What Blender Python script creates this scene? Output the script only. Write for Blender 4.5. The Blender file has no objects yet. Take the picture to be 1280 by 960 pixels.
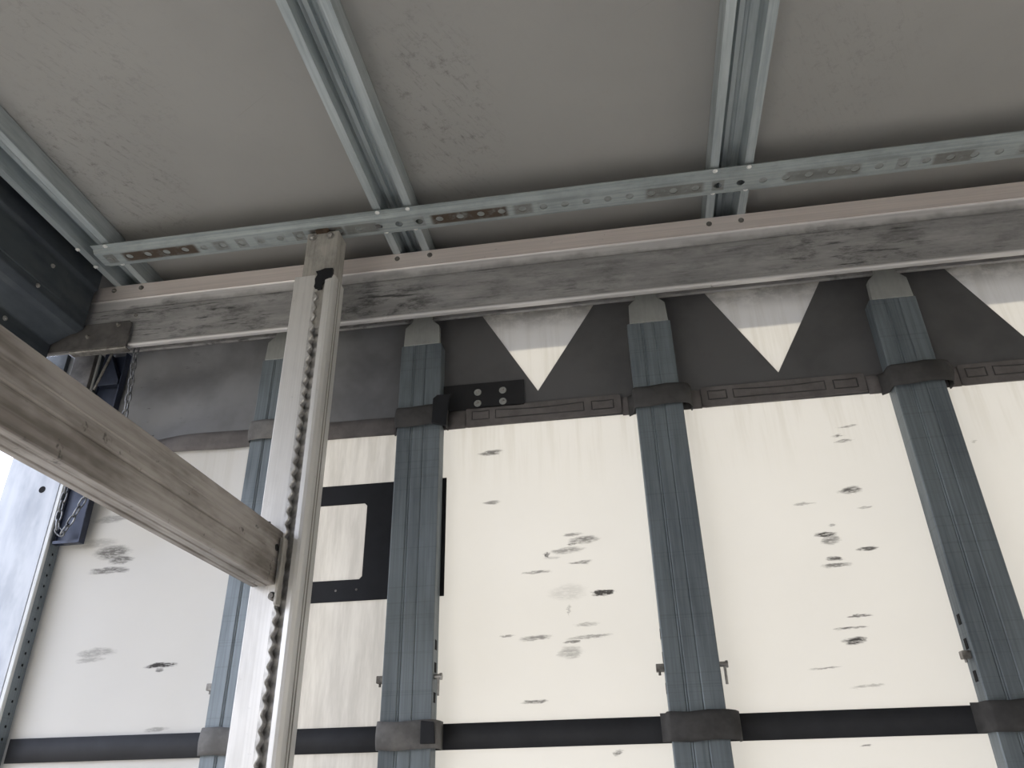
import bpy, bmesh, math, random
from mathutils import Vector, Matrix
random.seed(7)
SC = bpy.context.scene
COL = SC.collection

# ------------------------------------------------------------------ camera, light, exposure
# Everything is measured in units of the distance from the camera to the curtain pillars
# (S metres); the camera stands H metres above the trailer floor.
S, H = 1.7, 1.25
cam = bpy.data.cameras.new('camera')
cam.sensor_width = 36.0
cam.lens = 959.06 / 1280 * 36.0
cam.clip_start = 0.02
cam_o = bpy.data.objects.new('camera', cam)
COL.objects.link(cam_o)
rows = ((0.98777656, 0.15474456, -0.01875092),
        (0.09062481, -0.47223795, 0.87680013),
        (0.12682516, -0.86778191, -0.48048927))
mw = Matrix(rows).transposed().to_4x4()
mw.translation = (0, 0, H)
cam_o.matrix_world = mw
SC.camera = cam_o

SC.view_settings.view_transform = 'Standard'
SC.view_settings.look = 'None'
SC.view_settings.gamma = 1
SC.view_settings.use_curve_mapping = False
SC.view_settings.exposure = 0.0
SC.cycles.max_bounces = 10
SC.cycles.diffuse_bounces = 7
SC.cycles.use_denoising = True

SKY = 4.3
SUN = 19.0
world = bpy.data.worlds.new('overcast_sky')
SC.world = world
world.use_nodes = True
wt = world.node_tree
wt.nodes.clear()
wo = wt.nodes.new('ShaderNodeOutputWorld')
wb = wt.nodes.new('ShaderNodeBackground')
wr = wt.nodes.new('ShaderNodeValToRGB')
wc = wt.nodes.new('ShaderNodeTexCoord')
ws = wt.nodes.new('ShaderNodeSeparateXYZ')
wm = wt.nodes.new('ShaderNodeMapRange')
wm.inputs['From Min'].default_value = -1
wm.inputs['From Max'].default_value = 1
wt.links.new(wc.outputs['Generated'], ws.inputs[0])
wt.links.new(ws.outputs['Z'], wm.inputs['Value'])
wt.links.new(wm.outputs[0], wr.inputs[0])
el = wr.color_ramp.elements
el[0].position = 0.0
el[0].color = (0.20, 0.19, 0.175, 1)
el[1].position = 1.0
el[1].color = (0.62, 0.73, 1.0, 1)
e = el.new(0.485); e.color = (0.26, 0.25, 0.235, 1)
e = el.new(0.515); e.color = (0.87, 0.895, 1.0, 1)
wt.links.new(wr.outputs[0], wb.inputs[0])
wb.inputs['Strength'].default_value = SKY
wt.links.new(wb.outputs[0], wo.inputs[0])

sl = bpy.data.lights.new('sun', 'SUN')
sl.energy = SUN
sl.angle = math.radians(2.0)
sl.color = (1.0, 0.918, 0.745)
so = bpy.data.objects.new('sun', sl)
COL.objects.link(so)
so.rotation_euler = Vector((0.30, -1.0, -1.29)).to_track_quat('-Z', 'Y').to_euler()
so.location = (0, 8, 10)


# ------------------------------------------------------------------ node helpers
class NT:
    def __init__(self, tree):
        self.t = tree
    def n(self, kind, **props):
        nd = self.t.nodes.new(kind)
        for k, v in props.items():
            setattr(nd, k, v)
        return nd
    def link(self, a, b):
        self.t.links.new(a, b)
    def put(self, sock, v):
        if hasattr(v, 'is_output'):
            self.link(v, sock)
        else:
            sock.default_value = v
    def math(self, op, a, b=0.0, c=0.0, clamp=False):
        nd = self.n('ShaderNodeMath', operation=op)
        nd.use_clamp = clamp
        self.put(nd.inputs[0], a); self.put(nd.inputs[1], b); self.put(nd.inputs[2], c)
        return nd.outputs[0]
    def rng(self, v, a, b, c=0.0, d=1.0, smooth=True):
        nd = self.n('ShaderNodeMapRange', interpolation_type='SMOOTHSTEP' if smooth else 'LINEAR')
        self.put(nd.inputs['Value'], v)
        for k, x in (('From Min', a), ('From Max', b), ('To Min', c), ('To Max', d)):
            self.put(nd.inputs[k], x)
        return nd.outputs[0]
    def pos(self):
        """position in measuring units, camera height = 0"""
        g = self.n('ShaderNodeNewGeometry')
        m = self.n('ShaderNodeVectorMath', operation='MULTIPLY_ADD')
        self.link(g.outputs['Position'], m.inputs[0])
        m.inputs[1].default_value = (1 / S,) * 3
        m.inputs[2].default_value = (0, 0, -H / S)
        return m.outputs[0]
    def xyz(self, v):
        s = self.n('ShaderNodeSeparateXYZ')
        self.link(v, s.inputs[0])
        return s.outputs
    def noise(self, v, scale, detail=3, rough=0.6, w=0.0):
        """scale: 3-tuple"""
        m = self.n('ShaderNodeVectorMath', operation='MULTIPLY_ADD')
        self.link(v, m.inputs[0])
        m.inputs[1].default_value = scale
        m.inputs[2].default_value = (w, w * 1.7, w * 0.6)
        nd = self.n('ShaderNodeTexNoise')
        self.link(m.outputs[0], nd.inputs['Vector'])
        nd.inputs['Scale'].default_value = 1.0
        nd.inputs['Detail'].default_value = detail
        nd.inputs['Roughness'].default_value = rough
        return nd.outputs['Fac']
    def mix(self, f, a, b, mode='MIX'):
        nd = self.n('ShaderNodeMix', data_type='RGBA', blend_type=mode)
        self.put(nd.inputs[0], f)
        self.put(nd.inputs[6], a if hasattr(a, 'is_output') else (*a, 1))
        self.put(nd.inputs[7], b if hasattr(b, 'is_output') else (*b, 1))
        return nd.outputs[2]

def new_mat(name):
    m = bpy.data.materials.new(name)
    m.use_nodes = True
    m.node_tree.nodes.clear()
    t = NT(m.node_tree)
    out = t.n('ShaderNodeOutputMaterial')
    return m, t, out

def principled(t, out, color, rough, metallic=0.0, bump=None, bump_d=0.0005, spec=0.5):
    b = t.n('ShaderNodeBsdfPrincipled')
    t.put(b.inputs['Base Color'], color if hasattr(color, 'is_output') else (*color, 1))
    t.put(b.inputs['Roughness'], rough)
    t.put(b.inputs['Metallic'], metallic)
    b.inputs['Specular IOR Level'].default_value = spec
    if bump is not None:
        bm_ = t.n('ShaderNodeBump')
        bm_.inputs['Distance'].default_value = bump_d
        bm_.inputs['Strength'].default_value = 0.5
        t.link(bump, bm_.inputs['Height'])
        t.link(bm_.outputs[0], b.inputs['Normal'])
    t.link(b.outputs[0], out.inputs[0])
    return b

def metal(name, base, dark, rough=0.5, metallic=0.4, fine=(300, 300, 12), blotch=(14, 14, 5), amount=0.5,
          spots=0.0, lines=0.0):
    """worn sheet metal: fine drawing lines along one axis, soft blotches, optional dark specks"""
    m, t, out = new_mat(name)
    p = t.pos()
    a = t.noise(p, fine, 2, 0.5)
    b = t.noise(p, blotch, 4, 0.65, 3.0)
    f = t.math('ADD', t.rng(a, 0.35, 0.68, 0, 0.45), t.rng(b, 0.38, 0.68, 0, 0.75))
    f = t.math('MULTIPLY', f, amount, clamp=True)
    c = t.mix(f, base, dark)
    if lines:
        l = t.noise(p, (3.0, 3.0, 420.0), 1, 0.5, 5.0)
        c = t.mix(t.math('MULTIPLY', t.rng(l, 0.62, 0.70), lines), c, tuple(x * 0.35 for x in dark))
    if spots:
        s = t.noise(p, (60, 60, 60), 3, 0.7, 9.0)
        c = t.mix(t.math('MULTIPLY', t.rng(s, 0.64, 0.75), spots), c, (0.03, 0.028, 0.025))
    r = t.rng(b, 0.3, 0.7, rough - 0.08, rough + 0.12)
    principled(t, out, c, r, metallic, a, 0.0003)
    return m

def plain(name, color, rough=0.7, metallic=0.0, var=0.25, scale=40):
    m, t, out = new_mat(name)
    p = t.pos()
    n = t.noise(p, (scale,) * 3, 4, 0.65)
    c = t.mix(t.rng(n, 0.3, 0.7, 0, var), color, tuple(x * 0.35 for x in color))
    principled(t, out, c, rough, metallic, n, 0.0005, 0.3)
    return m


# ------------------------------------------------------------------ materials
# galvanised sheet
M_PILLAR = metal('galvanised_pillar_steel', (0.190, 0.222, 0.243), (0.095, 0.115, 0.130), 0.5, 0.25, (330, 330, 6), (20, 20, 4), 0.8, 0, 0.14)
M_TIP = metal('pale_zinc', (0.34, 0.35, 0.335), (0.24, 0.25, 0.24), 0.55, 0.2, (200, 200, 30), (20, 20, 20), 0.5)
M_BOW = metal('galvanised_bow_steel', (0.44, 0.485, 0.50), (0.26, 0.30, 0.315), 0.45, 0.35, (300, 8, 300), (30, 6, 30), 0.7)
M_RIVET = plain('bright_zinc_rivet', (0.80, 0.81, 0.80), 0.35, 0.3, 0.2, 60)
M_PLUG = metal('dull_plug_steel', (0.30, 0.325, 0.32), (0.20, 0.215, 0.21), 0.55, 0.2, (90, 90, 90), (60, 60, 60), 0.8)
M_CORNER = metal('galvanised_corner_steel', (0.48, 0.50, 0.525), (0.34, 0.365, 0.405), 0.5, 0.15, (60, 60, 8), (22, 22, 9), 0.9)
M_CORNER_EDGE = metal('pale_corner_edge', (0.56, 0.57, 0.55), (0.46, 0.475, 0.48), 0.5, 0.15, (60, 60, 8), (22, 22, 9), 0.6)
M_HEADER = metal('dark_painted_header', (0.060, 0.072, 0.080), (0.028, 0.036, 0.048), 0.55, 0.1, (30, 6, 60), (14, 7, 14), 0.9)
# aluminium
M_POST = metal('brushed_aluminium_post', (0.72, 0.71, 0.69), (0.54, 0.53, 0.51), 0.42, 0.35, (360, 360, 4), (18, 18, 5), 0.6, 0.15)
M_RACK = metal('worn_rack', (0.62, 0.61, 0.59), (0.30, 0.29, 0.28), 0.38, 0.5, (260, 260, 90), (60, 60, 60), 0.7, 0.3)
M_INNER = metal('scuffed_inner_tube', (0.48, 0.46, 0.42), (0.27, 0.26, 0.24), 0.5, 0.3, (300, 300, 6), (40, 40, 24), 0.8, 0.4)
M_FLANK_SHADE = metal('flank_shade_aluminium', (0.40, 0.38, 0.345), (0.25, 0.235, 0.21), 0.5, 0.3, (300, 300, 5), (26, 26, 10), 0.9, 0.3)  # post aluminium darkened: shade of the flank put into its colour
M_BEAM = metal('weathered_beam_aluminium', (0.40, 0.37, 0.345), (0.165, 0.145, 0.127), 0.5, 0.3, (200, 6, 200), (26, 8, 26), 0.9, 0.7)
M_BOLT = metal('bolt_steel', (0.42, 0.41, 0.39), (0.18, 0.17, 0.16), 0.4, 0.6, (90, 90, 90), (90, 90, 90), 0.8)
M_LATCH = metal('latch_steel', (0.26, 0.25, 0.23), (0.10, 0.09, 0.08), 0.45, 0.5, (90, 90, 90), (120, 120, 120), 0.8)
M_CHAIN = metal('chain_steel', (0.30, 0.31, 0.32), (0.07, 0.075, 0.085), 0.4, 0.6, (90, 90, 90), (120, 120, 120), 0.9)
M_RUST = plain('rusty_steel', (0.085, 0.058, 0.040), 0.85, 0.0, 0.6, 90)
M_BLACK = plain('black_gap', (0.012, 0.012, 0.013), 0.9)
M_NAVY = metal('dark_blue_steel', (0.030, 0.040, 0.070), (0.014, 0.018, 0.030), 0.4, 0.3, (60, 60, 20), (30, 30, 12), 0.8)
M_BRACKET = metal('sooty_bracket', (0.16, 0.15, 0.145), (0.07, 0.068, 0.066), 0.5, 0.3, (20, 40, 40), (24, 24, 24), 0.9)
# textiles
M_BAND_PATCH = plain('black_patch', (0.022, 0.022, 0.024), 0.75)
M_FRAME = plain('black_print', (0.012, 0.013, 0.016), 0.6, 0.0, 0.3, 60)
M_LOOP = plain('dark_grey_loop', (0.075, 0.073, 0.072), 0.85, 0.0, 0.6, 30)
M_LOOP_PALE = plain('grey_loop', (0.20, 0.195, 0.19), 0.85, 0.0, 0.7, 24)
M_HEM = plain('brown_grey_hem', (0.165, 0.152, 0.148), 0.85, 0.0, 0.45, 34)


def mat_cant_rail():
    m, t, out = new_mat('sooty_aluminium_rail')
    p = t.pos()
    x, y, z = t.xyz(p)
    fine = t.noise(p, (5, 5, 330), 2, 0.5)
    base = t.mix(t.rng(fine, 0.35, 0.65, 0, 0.5), (0.86, 0.775, 0.73), (0.71, 0.645, 0.61))
    face = t.rng(z, 0.7600, 0.7570)
    base = t.mix(face, base, t.mix(t.rng(fine, 0.35, 0.65, 0, 0.5), (0.66, 0.645, 0.64), (0.53, 0.52, 0.515)))
    # dirt rubbed on the lower two thirds of the face by cargo and hands
    wob = t.noise(p, (9, 1, 9), 4, 0.7, 2.0)
    edge = t.math('ADD', z, t.math('MULTIPLY', t.math('SUBTRACT', wob, 0.5), 0.045))
    band = t.math('MULTIPLY', t.rng(edge, 0.752, 0.738), t.rng(z, 0.664, 0.676))
    cloud = t.noise(p, (8, 1, 30), 5, 0.7, 7.0)
    streak = t.noise(p, (11, 1, 170), 4, 0.7, 12.0)
    big = t.noise(p, (2.6, 1, 2), 2, 0.5, 17.0)
    blot = t.noise(p, (17, 1, 44), 5, 0.75, 27.0)
    gate = t.rng(big, 0.40, 0.62, 0.25, 1.0)
    dark = t.math('ADD', t.math('MULTIPLY', t.rng(blot, 0.46, 0.66, 0, 0.55), gate), t.math('MULTIPLY', t.rng(streak, 0.57, 0.66, 0, 0.65), gate))
    dirt_shade = t.math('ADD', t.rng(cloud, 0.25, 0.70, 0.28, 0.62), dark)
    dirt_shade = t.math('MULTIPLY', dirt_shade, band, clamp=True)
    # backlit rear end by the corner: shade put into the colour all over
    rear = t.rng(x, -0.74, -0.90, 0, 0.75)
    dirt_shade = t.math('MAXIMUM', dirt_shade, t.math('MULTIPLY', rear, t.rng(wob, 0.2, 0.6, 0.7, 1.0)))
    spot = t.noise(p, (26, 26, 60), 4, 0.75, 21.0)
    dirt_shade = t.math('MAXIMUM', dirt_shade, t.rng(spot, 0.68, 0.76, 0, 0.75))
    c = t.mix(dirt_shade, base, (0.095, 0.095, 0.095))
    principled(t, out, c, t.rng(dirt_shade, 0, 1, 0.38, 0.62, False), 0.3, fine, 0.0003)
    return m
M_RAIL = mat_cant_rail()

# rust: (centre x, half length, strength)
RUST = [(-0.687, 0.066, 1.0), (-0.585, 0.015, 0.5), (-0.41, 0.03, 0.75), (-0.355, 0.03, 0.5), (-0.187, 0.062, 1.0), (-0.105, 0.018, 0.55), (0.118, 0.045, 0.55),
        (0.085, 0.012, 0.6), (0.325, 0.055, 0.5), (0.50, 0.03, 0.6)]
def mat_track():
    m, t, out = new_mat('rusting_galvanised_track')
    p = t.pos()
    x, y, z = t.xyz(p)
    a = t.noise(p, (6, 300, 300), 2, 0.5)
    b = t.noise(p, (22, 40, 40), 4, 0.65, 4.0)
    c = t.mix(t.math('ADD', t.rng(a, 0.35, 0.65, 0, 0.4), t.rng(b, 0.4, 0.65, 0, 0.4)), (0.36, 0.40, 0.405), (0.22, 0.25, 0.255))
    ww = t.noise(p, (60, 60, 60), 4, 0.7, 8.0)
    acc = None
    for cx, hw, st in RUST:
        d = t.math('ABSOLUTE', t.math('SUBTRACT', x, cx))
        v = t.math('MULTIPLY', t.rng(d, hw, hw - 0.008), st)
        acc = v if acc is None else t.math('MAXIMUM', acc, v)
    # faint square stains round every hole
    per = t.math('ABSOLUTE', t.math('SUBTRACT', t.math('FRACT', t.math('DIVIDE', t.math('ADD', x, 0.106 + 0.0317 * 30.5), 0.0317)), 0.5))
    ring = t.math('MULTIPLY', t.rng(per, 0.30, 0.24), t.rng(t.noise(p, (11, 0, 0), 1, 0.5, 3.0), 0.45, 0.6, 0, 0.5))
    acc = t.math('MAXIMUM', acc, ring)
    dy = t.math('ABSOLUTE', t.math('SUBTRACT', y, 0.8725))
    acc = t.math('MULTIPLY', acc, t.rng(dy, 0.0125, 0.0085))
    acc = t.math('MULTIPLY', acc, t.rng(ww, 0.25, 0.55, 0.55, 1.0))
    c = t.mix(acc, c, (0.075, 0.055, 0.040))
    principled(t, out, c, 0.55, 0.25, b, 0.0003)
    return m
M_TRACK = mat_track()

def mat_ceiling():
    m, t, out = new_mat('scuffed_roof_sheet')
    p = t.pos()
    x, y, z = t.xyz(p)
    b = t.noise(p, (5, 5, 5), 3, 0.6)
    c = t.mix(t.rng(b, 0.35, 0.65, 0, 0.5), (0.297, 0.294, 0.284), (0.265, 0.262, 0.255))
    # scuffs: short oblique scratches gathered in patches behind each bow
    rot = t.n('ShaderNodeVectorRotate', rotation_type='Z_AXIS')
    t.link(p, rot.inputs['Vector'])
    rot.inputs['Angle'].default_value = 0.5
    s = t.noise(rot.outputs[0], (150, 24, 1), 5, 0.8, 2.0)
    g = t.noise(p, (60, 60, 1), 5, 0.8, 6.0)
    patch = None
    for cx, cy, rx, ry, st in [(-0.70, 0.74, 0.11, 0.16, 0.85), (-0.20, 0.72, 0.09, 0.18, 0.75), (-0.62, 0.55, 0.10, 0.2, 0.4), (0.33, 0.72, 0.1, 0.15, 0.3)]:
        dx = t.math('DIVIDE', t.math('SUBTRACT', x, cx), rx)
        dy = t.math('DIVIDE', t.math('SUBTRACT', y, cy), ry)
        d = t.math('ADD', t.math('MULTIPLY', dx, dx), t.math('MULTIPLY', dy, dy))
        v = t.math('MULTIPLY', t.rng(d, 1.3, 0.1), st)
        patch = v if patch is None else t.math('MAXIMUM', patch, v)
    f = t.math('MULTIPLY', t.math('ADD', t.rng(s, 0.52, 0.70, 0, 0.42), t.rng(g, 0.52, 0.70, 0, 0.4)), t.math('ADD', t.math('MULTIPLY', patch, 1.5), 0.08), clamp=True)
    c = t.mix(f, c, (0.105, 0.10, 0.10))
    # a few long hairline scratches over the whole sheet
    h = t.noise(rot.outputs[0], (3, 260, 1), 2, 0.6, 30.0)
    h2 = t.noise(p, (240, 9, 1), 3, 0.7, 41.0)
    hh = t.math('ADD', t.rng(h, 0.72, 0.76, 0, 0.25), t.rng(h2, 0.72, 0.77, 0, 0.25))
    c = t.mix(hh, c, (0.20, 0.195, 0.19))
    principled(t, out, c, 0.62, 0.0, b, 0.0008, 0.35)
    return m
M_CEIL = mat_ceiling()

# rub marks on the curtain: x, z, half width, half height, strength
MARKS = [(-0.184, 0.457, 0.0169, 0.0039, 0.55), (-0.184, 0.38, 0.0128, 0.003, 0.45), (-0.071, 0.326, 0.0133, 0.0023, 0.4), (-0.055, 0.317, 0.0198, 0.0056, 0.5), (-0.069, 0.312, 0.011, 0.0017, 0.5), (-0.08, 0.303, 0.022, 0.0045, 0.4), (-0.108, 0.298, 0.0033, 0.0045, 0.6), (-0.1, 0.294, 0.0132, 0.0022, 0.2), (-0.061, 0.286, 0.0163, 0.0022, 0.45), (-0.123, 0.276, 0.0198, 0.0022, 0.45), (-0.081, 0.246, 0.0236, 0.0106, 0.13), (-0.035, 0.243, 0.0137, 0.0042, 1.0), (-0.081, 0.223, 0.0016, 0.0083, 0.25), (-0.06, 0.204, 0.0157, 0.003, 0.3), (-0.164, 0.195, 0.0075, 0.0015, 0.4), (-0.126, 0.19, 0.0211, 0.0035, 0.45), (-0.056, 0.188, 0.029, 0.002, 0.4), (-0.079, 0.183, 0.0104, 0.002, 0.5), (-0.081, 0.17, 0.0155, 0.0079, 0.3), (-0.129, 0.113, 0.0152, 0.0019, 0.5), (-0.032, 0.052, 0.0067, 0.0035, 0.5), (0.322, 0.455, 0.0128, 0.0018, 0.4), (0.306, 0.442, 0.0085, 0.0024, 0.55), (0.313, 0.433, 0.0116, 0.0018, 0.45), (0.305, 0.361, 0.0144, 0.0056, 0.6), (0.242, 0.346, 0.0124, 0.0017, 0.35), (0.319, 0.336, 0.0091, 0.0016, 0.3), (0.271, 0.315, 0.0061, 0.0022, 0.4), (0.262, 0.303, 0.0141, 0.0032, 0.7), (0.265, 0.295, 0.0131, 0.0064, 0.45), (0.309, 0.281, 0.0119, 0.0026, 0.6), (0.265, 0.27, 0.0099, 0.0031, 0.6), (0.266, 0.262, 0.0198, 0.0026, 0.5), (0.28, 0.197, 0.0143, 0.0014, 0.55), (0.267, 0.183, 0.019, 0.0019, 0.6), (0.269, 0.168, 0.0141, 0.0047, 0.75), (0.225, 0.138, 0.0188, 0.0014, 0.4), (0.271, 0.116, 0.0184, 0.0018, 0.3), (0.254, 0.052, 0.0071, 0.0012, 0.5), (-0.765, 0.345, 0.0263, 0.01, 0.5), (-0.752, 0.334, 0.0183, 0.0062, 0.5), (-0.768, 0.318, 0.026, 0.0049, 0.5), (-0.745, 0.317, 0.0129, 0.0037, 0.4), (-0.795, 0.359, 0.0333, 0.0076, 0.2), (-0.771, 0.396, 0.0336, 0.0065, 0.3), (-0.753, 0.199, 0.0280, 0.0060, 0.30), (-0.760, 0.190, 0.0200, 0.0040, 0.25), (-0.649, 0.178, 0.0238, 0.0032, 0.8), (-0.65, 0.172, 0.0071, 0.0021, 0.5), (-0.639, 0.096, 0.0171, 0.0029, 0.3), (0.476, 0.416, 0.003, 0.0023, 0.3)]

def mark_group():
    g = bpy.data.node_groups.new('rub_mark', 'ShaderNodeTree')
    for nm in ('X', 'Z', 'CX', 'CZ', 'RX', 'RZ', 'Strength', 'Prev'):
        g.interface.new_socket(nm, in_out='INPUT', socket_type='NodeSocketFloat')
    g.interface.new_socket('Fac', in_out='OUTPUT', socket_type='NodeSocketFloat')
    t = NT(g)
    i = t.n('NodeGroupInput'); o = t.n('NodeGroupOutput')
    dx = t.math('DIVIDE', t.math('SUBTRACT', i.outputs['X'], i.outputs['CX']), i.outputs['RX'])
    # marks rise very slightly to the right
    zz = t.math('SUBTRACT', t.math('SUBTRACT', i.outputs['Z'], i.outputs['CZ']), t.math('MULTIPLY', t.math('SUBTRACT', i.outputs['X'], i.outputs['CX']), 0.05))
    dz = t.math('DIVIDE', zz, i.outputs['RZ'])
    d = t.math('ADD', t.math('MULTIPLY', dx, dx), t.math('MULTIPLY', dz, dz))
    v = t.math('MULTIPLY', t.rng(d, 1.5, 0.1), i.outputs['Strength'])
    t.link(t.math('MAXIMUM', v, i.outputs['Prev']), o.inputs[0])
    return g
MARK = mark_group()

def mat_fabric():
    m, t, out = new_mat('white_curtain_fabric')
    p = t.pos()
    x, y, z = t.xyz(p)
    w1 = t.noise(p, (70, 1, 160), 3, 0.7, 1.0)
    w2 = t.noise(p, (40, 1, 160), 3, 0.7, 5.0)
    xx = t.math('ADD', x, t.math('MULTIPLY', t.math('SUBTRACT', w1, 0.5), 0.022))
    zz = t.math('ADD', z, t.math('MULTIPLY', t.math('SUBTRACT', w2, 0.5), 0.008))
    acc = 0.0
    for mk in MARKS:
        g = t.n('ShaderNodeGroup'); g.node_tree = MARK
        t.link(xx, g.inputs['X']); t.link(zz, g.inputs['Z'])
        for nm, v in zip(('CX', 'CZ', 'RX', 'RZ', 'Strength'), mk):
            g.inputs[nm].default_value = v
        t.put(g.inputs['Prev'], acc)
        acc = g.outputs[0]
    st = t.noise(p, (120, 1, 700), 3, 0.7, 15.0)
    acc = t.math('MULTIPLY', acc, t.rng(st, 0.32, 0.56, 0.45, 1.5))
    # drips washed down from the band above
    dr = t.noise(p, (90, 1, 5), 4, 0.65, 22.0)
    dz = t.math('MULTIPLY', t.rng(z, 0.37, 0.50), t.rng(dr, 0.42, 0.68, 0, 0.22))
    # grime rubbed into the fabric under the rail
    top = t.math('MULTIPLY', t.rng(z, 0.655, 0.70), t.rng(t.noise(p, (26, 1, 40), 4, 0.7, 33.0), 0.35, 0.6, 0.15, 0.6))
    cl = t.rng(t.noise(p, (7, 1, 9), 4, 0.6, 40.0), 0.35, 0.7, 0, 0.10)
    c = t.mix(cl, (0.67, 0.655, 0.62), (0.56, 0.545, 0.515))
    c = t.mix(dz, c, (0.42, 0.385, 0.31))
    bay = t.math('MULTIPLY', t.rng(x, -0.50, -0.47), t.rng(x, -0.30, -0.335))
    bd = t.noise(p, (60, 1, 7), 4, 0.7, 51.0)
    c = t.mix(t.math('MULTIPLY', bay, t.rng(bd, 0.3, 0.7, 0.28, 0.62)), c, (0.30, 0.285, 0.27))
    c = t.mix(top, c, (0.16, 0.155, 0.15))
    c = t.mix(t.math('MINIMUM', acc, 0.95), c, (0.030, 0.028, 0.027))
    weave = t.noise(p, (420, 1, 420), 1, 0.5)
    d = t.n('ShaderNodeBsdfDiffuse'); tr = t.n('ShaderNodeBsdfTranslucent'); mx = t.n('ShaderNodeMixShader')
    t.link(c, d.inputs[0]); t.link(c, tr.inputs[0])
    mx.inputs[0].default_value = 0.13
    t.link(d.outputs[0], mx.inputs[1]); t.link(tr.outputs[0], mx.inputs[2])
    t.link(mx.outputs[0], out.inputs[0])
    return m
M_FABRIC = mat_fabric()

def mat_far_fabric():
    m, t, out = new_mat('far_curtain_fabric')
    c = t.mix(t.rng(t.noise(t.pos(), (6, 6, 6), 4, 0.6), 0.35, 0.7, 0, 0.2), (0.58, 0.57, 0.54), (0.45, 0.44, 0.41))
    d = t.n('ShaderNodeBsdfDiffuse'); tr = t.n('ShaderNodeBsdfTranslucent'); mx = t.n('ShaderNodeMixShader')
    t.link(c, d.inputs[0]); t.link(c, tr.inputs[0])
    mx.inputs[0].default_value = 0.07
    t.link(d.outputs[0], mx.inputs[1]); t.link(tr.outputs[0], mx.inputs[2])
    t.link(mx.outputs[0], out.inputs[0])
    return m
M_FAR = mat_far_fabric()

def mat_band():
    m, t, out = new_mat('dark_grey_tarpaulin')
    p = t.pos()
    x, y, z = t.xyz(p)
    n = t.noise(p, (9, 9, 9), 4, 0.6)
    pale = t.rng(x, -0.30, -0.36)                       # rear bays lightened: light from the open rear put into the cloth colour
    c = t.mix(pale, (0.118, 0.117, 0.119), (0.21, 0.213, 0.222))
    c = t.mix(t.rng(n, 0.4, 0.7, 0, 0.4), c, (0.045, 0.045, 0.048))
    cr = t.noise(p, (30, 1, 150), 3, 0.7, 8.0)
    c = t.mix(t.math('MULTIPLY', t.rng(cr, 0.66, 0.73, 0, 0.7), t.rng(x, -0.60, -0.72)), c, (0.03, 0.03, 0.032))
    principled(t, out, c, 0.6, 0.0, n, 0.0006, 0.3)
    return m
M_BAND = mat_band()
M_STRAP = plain('black_webbing', (0.035, 0.036, 0.040), 0.7, 0.0, 0.35, 24)

def mat_floor():
    m, t, out = new_mat('plywood_floor')
    n = t.noise(t.pos(), (4, 40, 4), 4, 0.6)
    c = t.mix(t.rng(n, 0.3, 0.7), (0.52, 0.50, 0.47), (0.40, 0.38, 0.355))
    principled(t, out, c, 0.75, 0.0, n, 0.0008)
    return m
M_FLOOR = mat_floor()
M_FRONT = plain('front_wall_panel', (0.55, 0.54, 0.51), 0.6, 0.0, 0.3, 8)


# ------------------------------------------------------------------ mesh helpers (measuring units)
ROOT = {}

def W(p):
    return Vector((p[0] * S, p[1] * S, p[2] * S + H))

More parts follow.
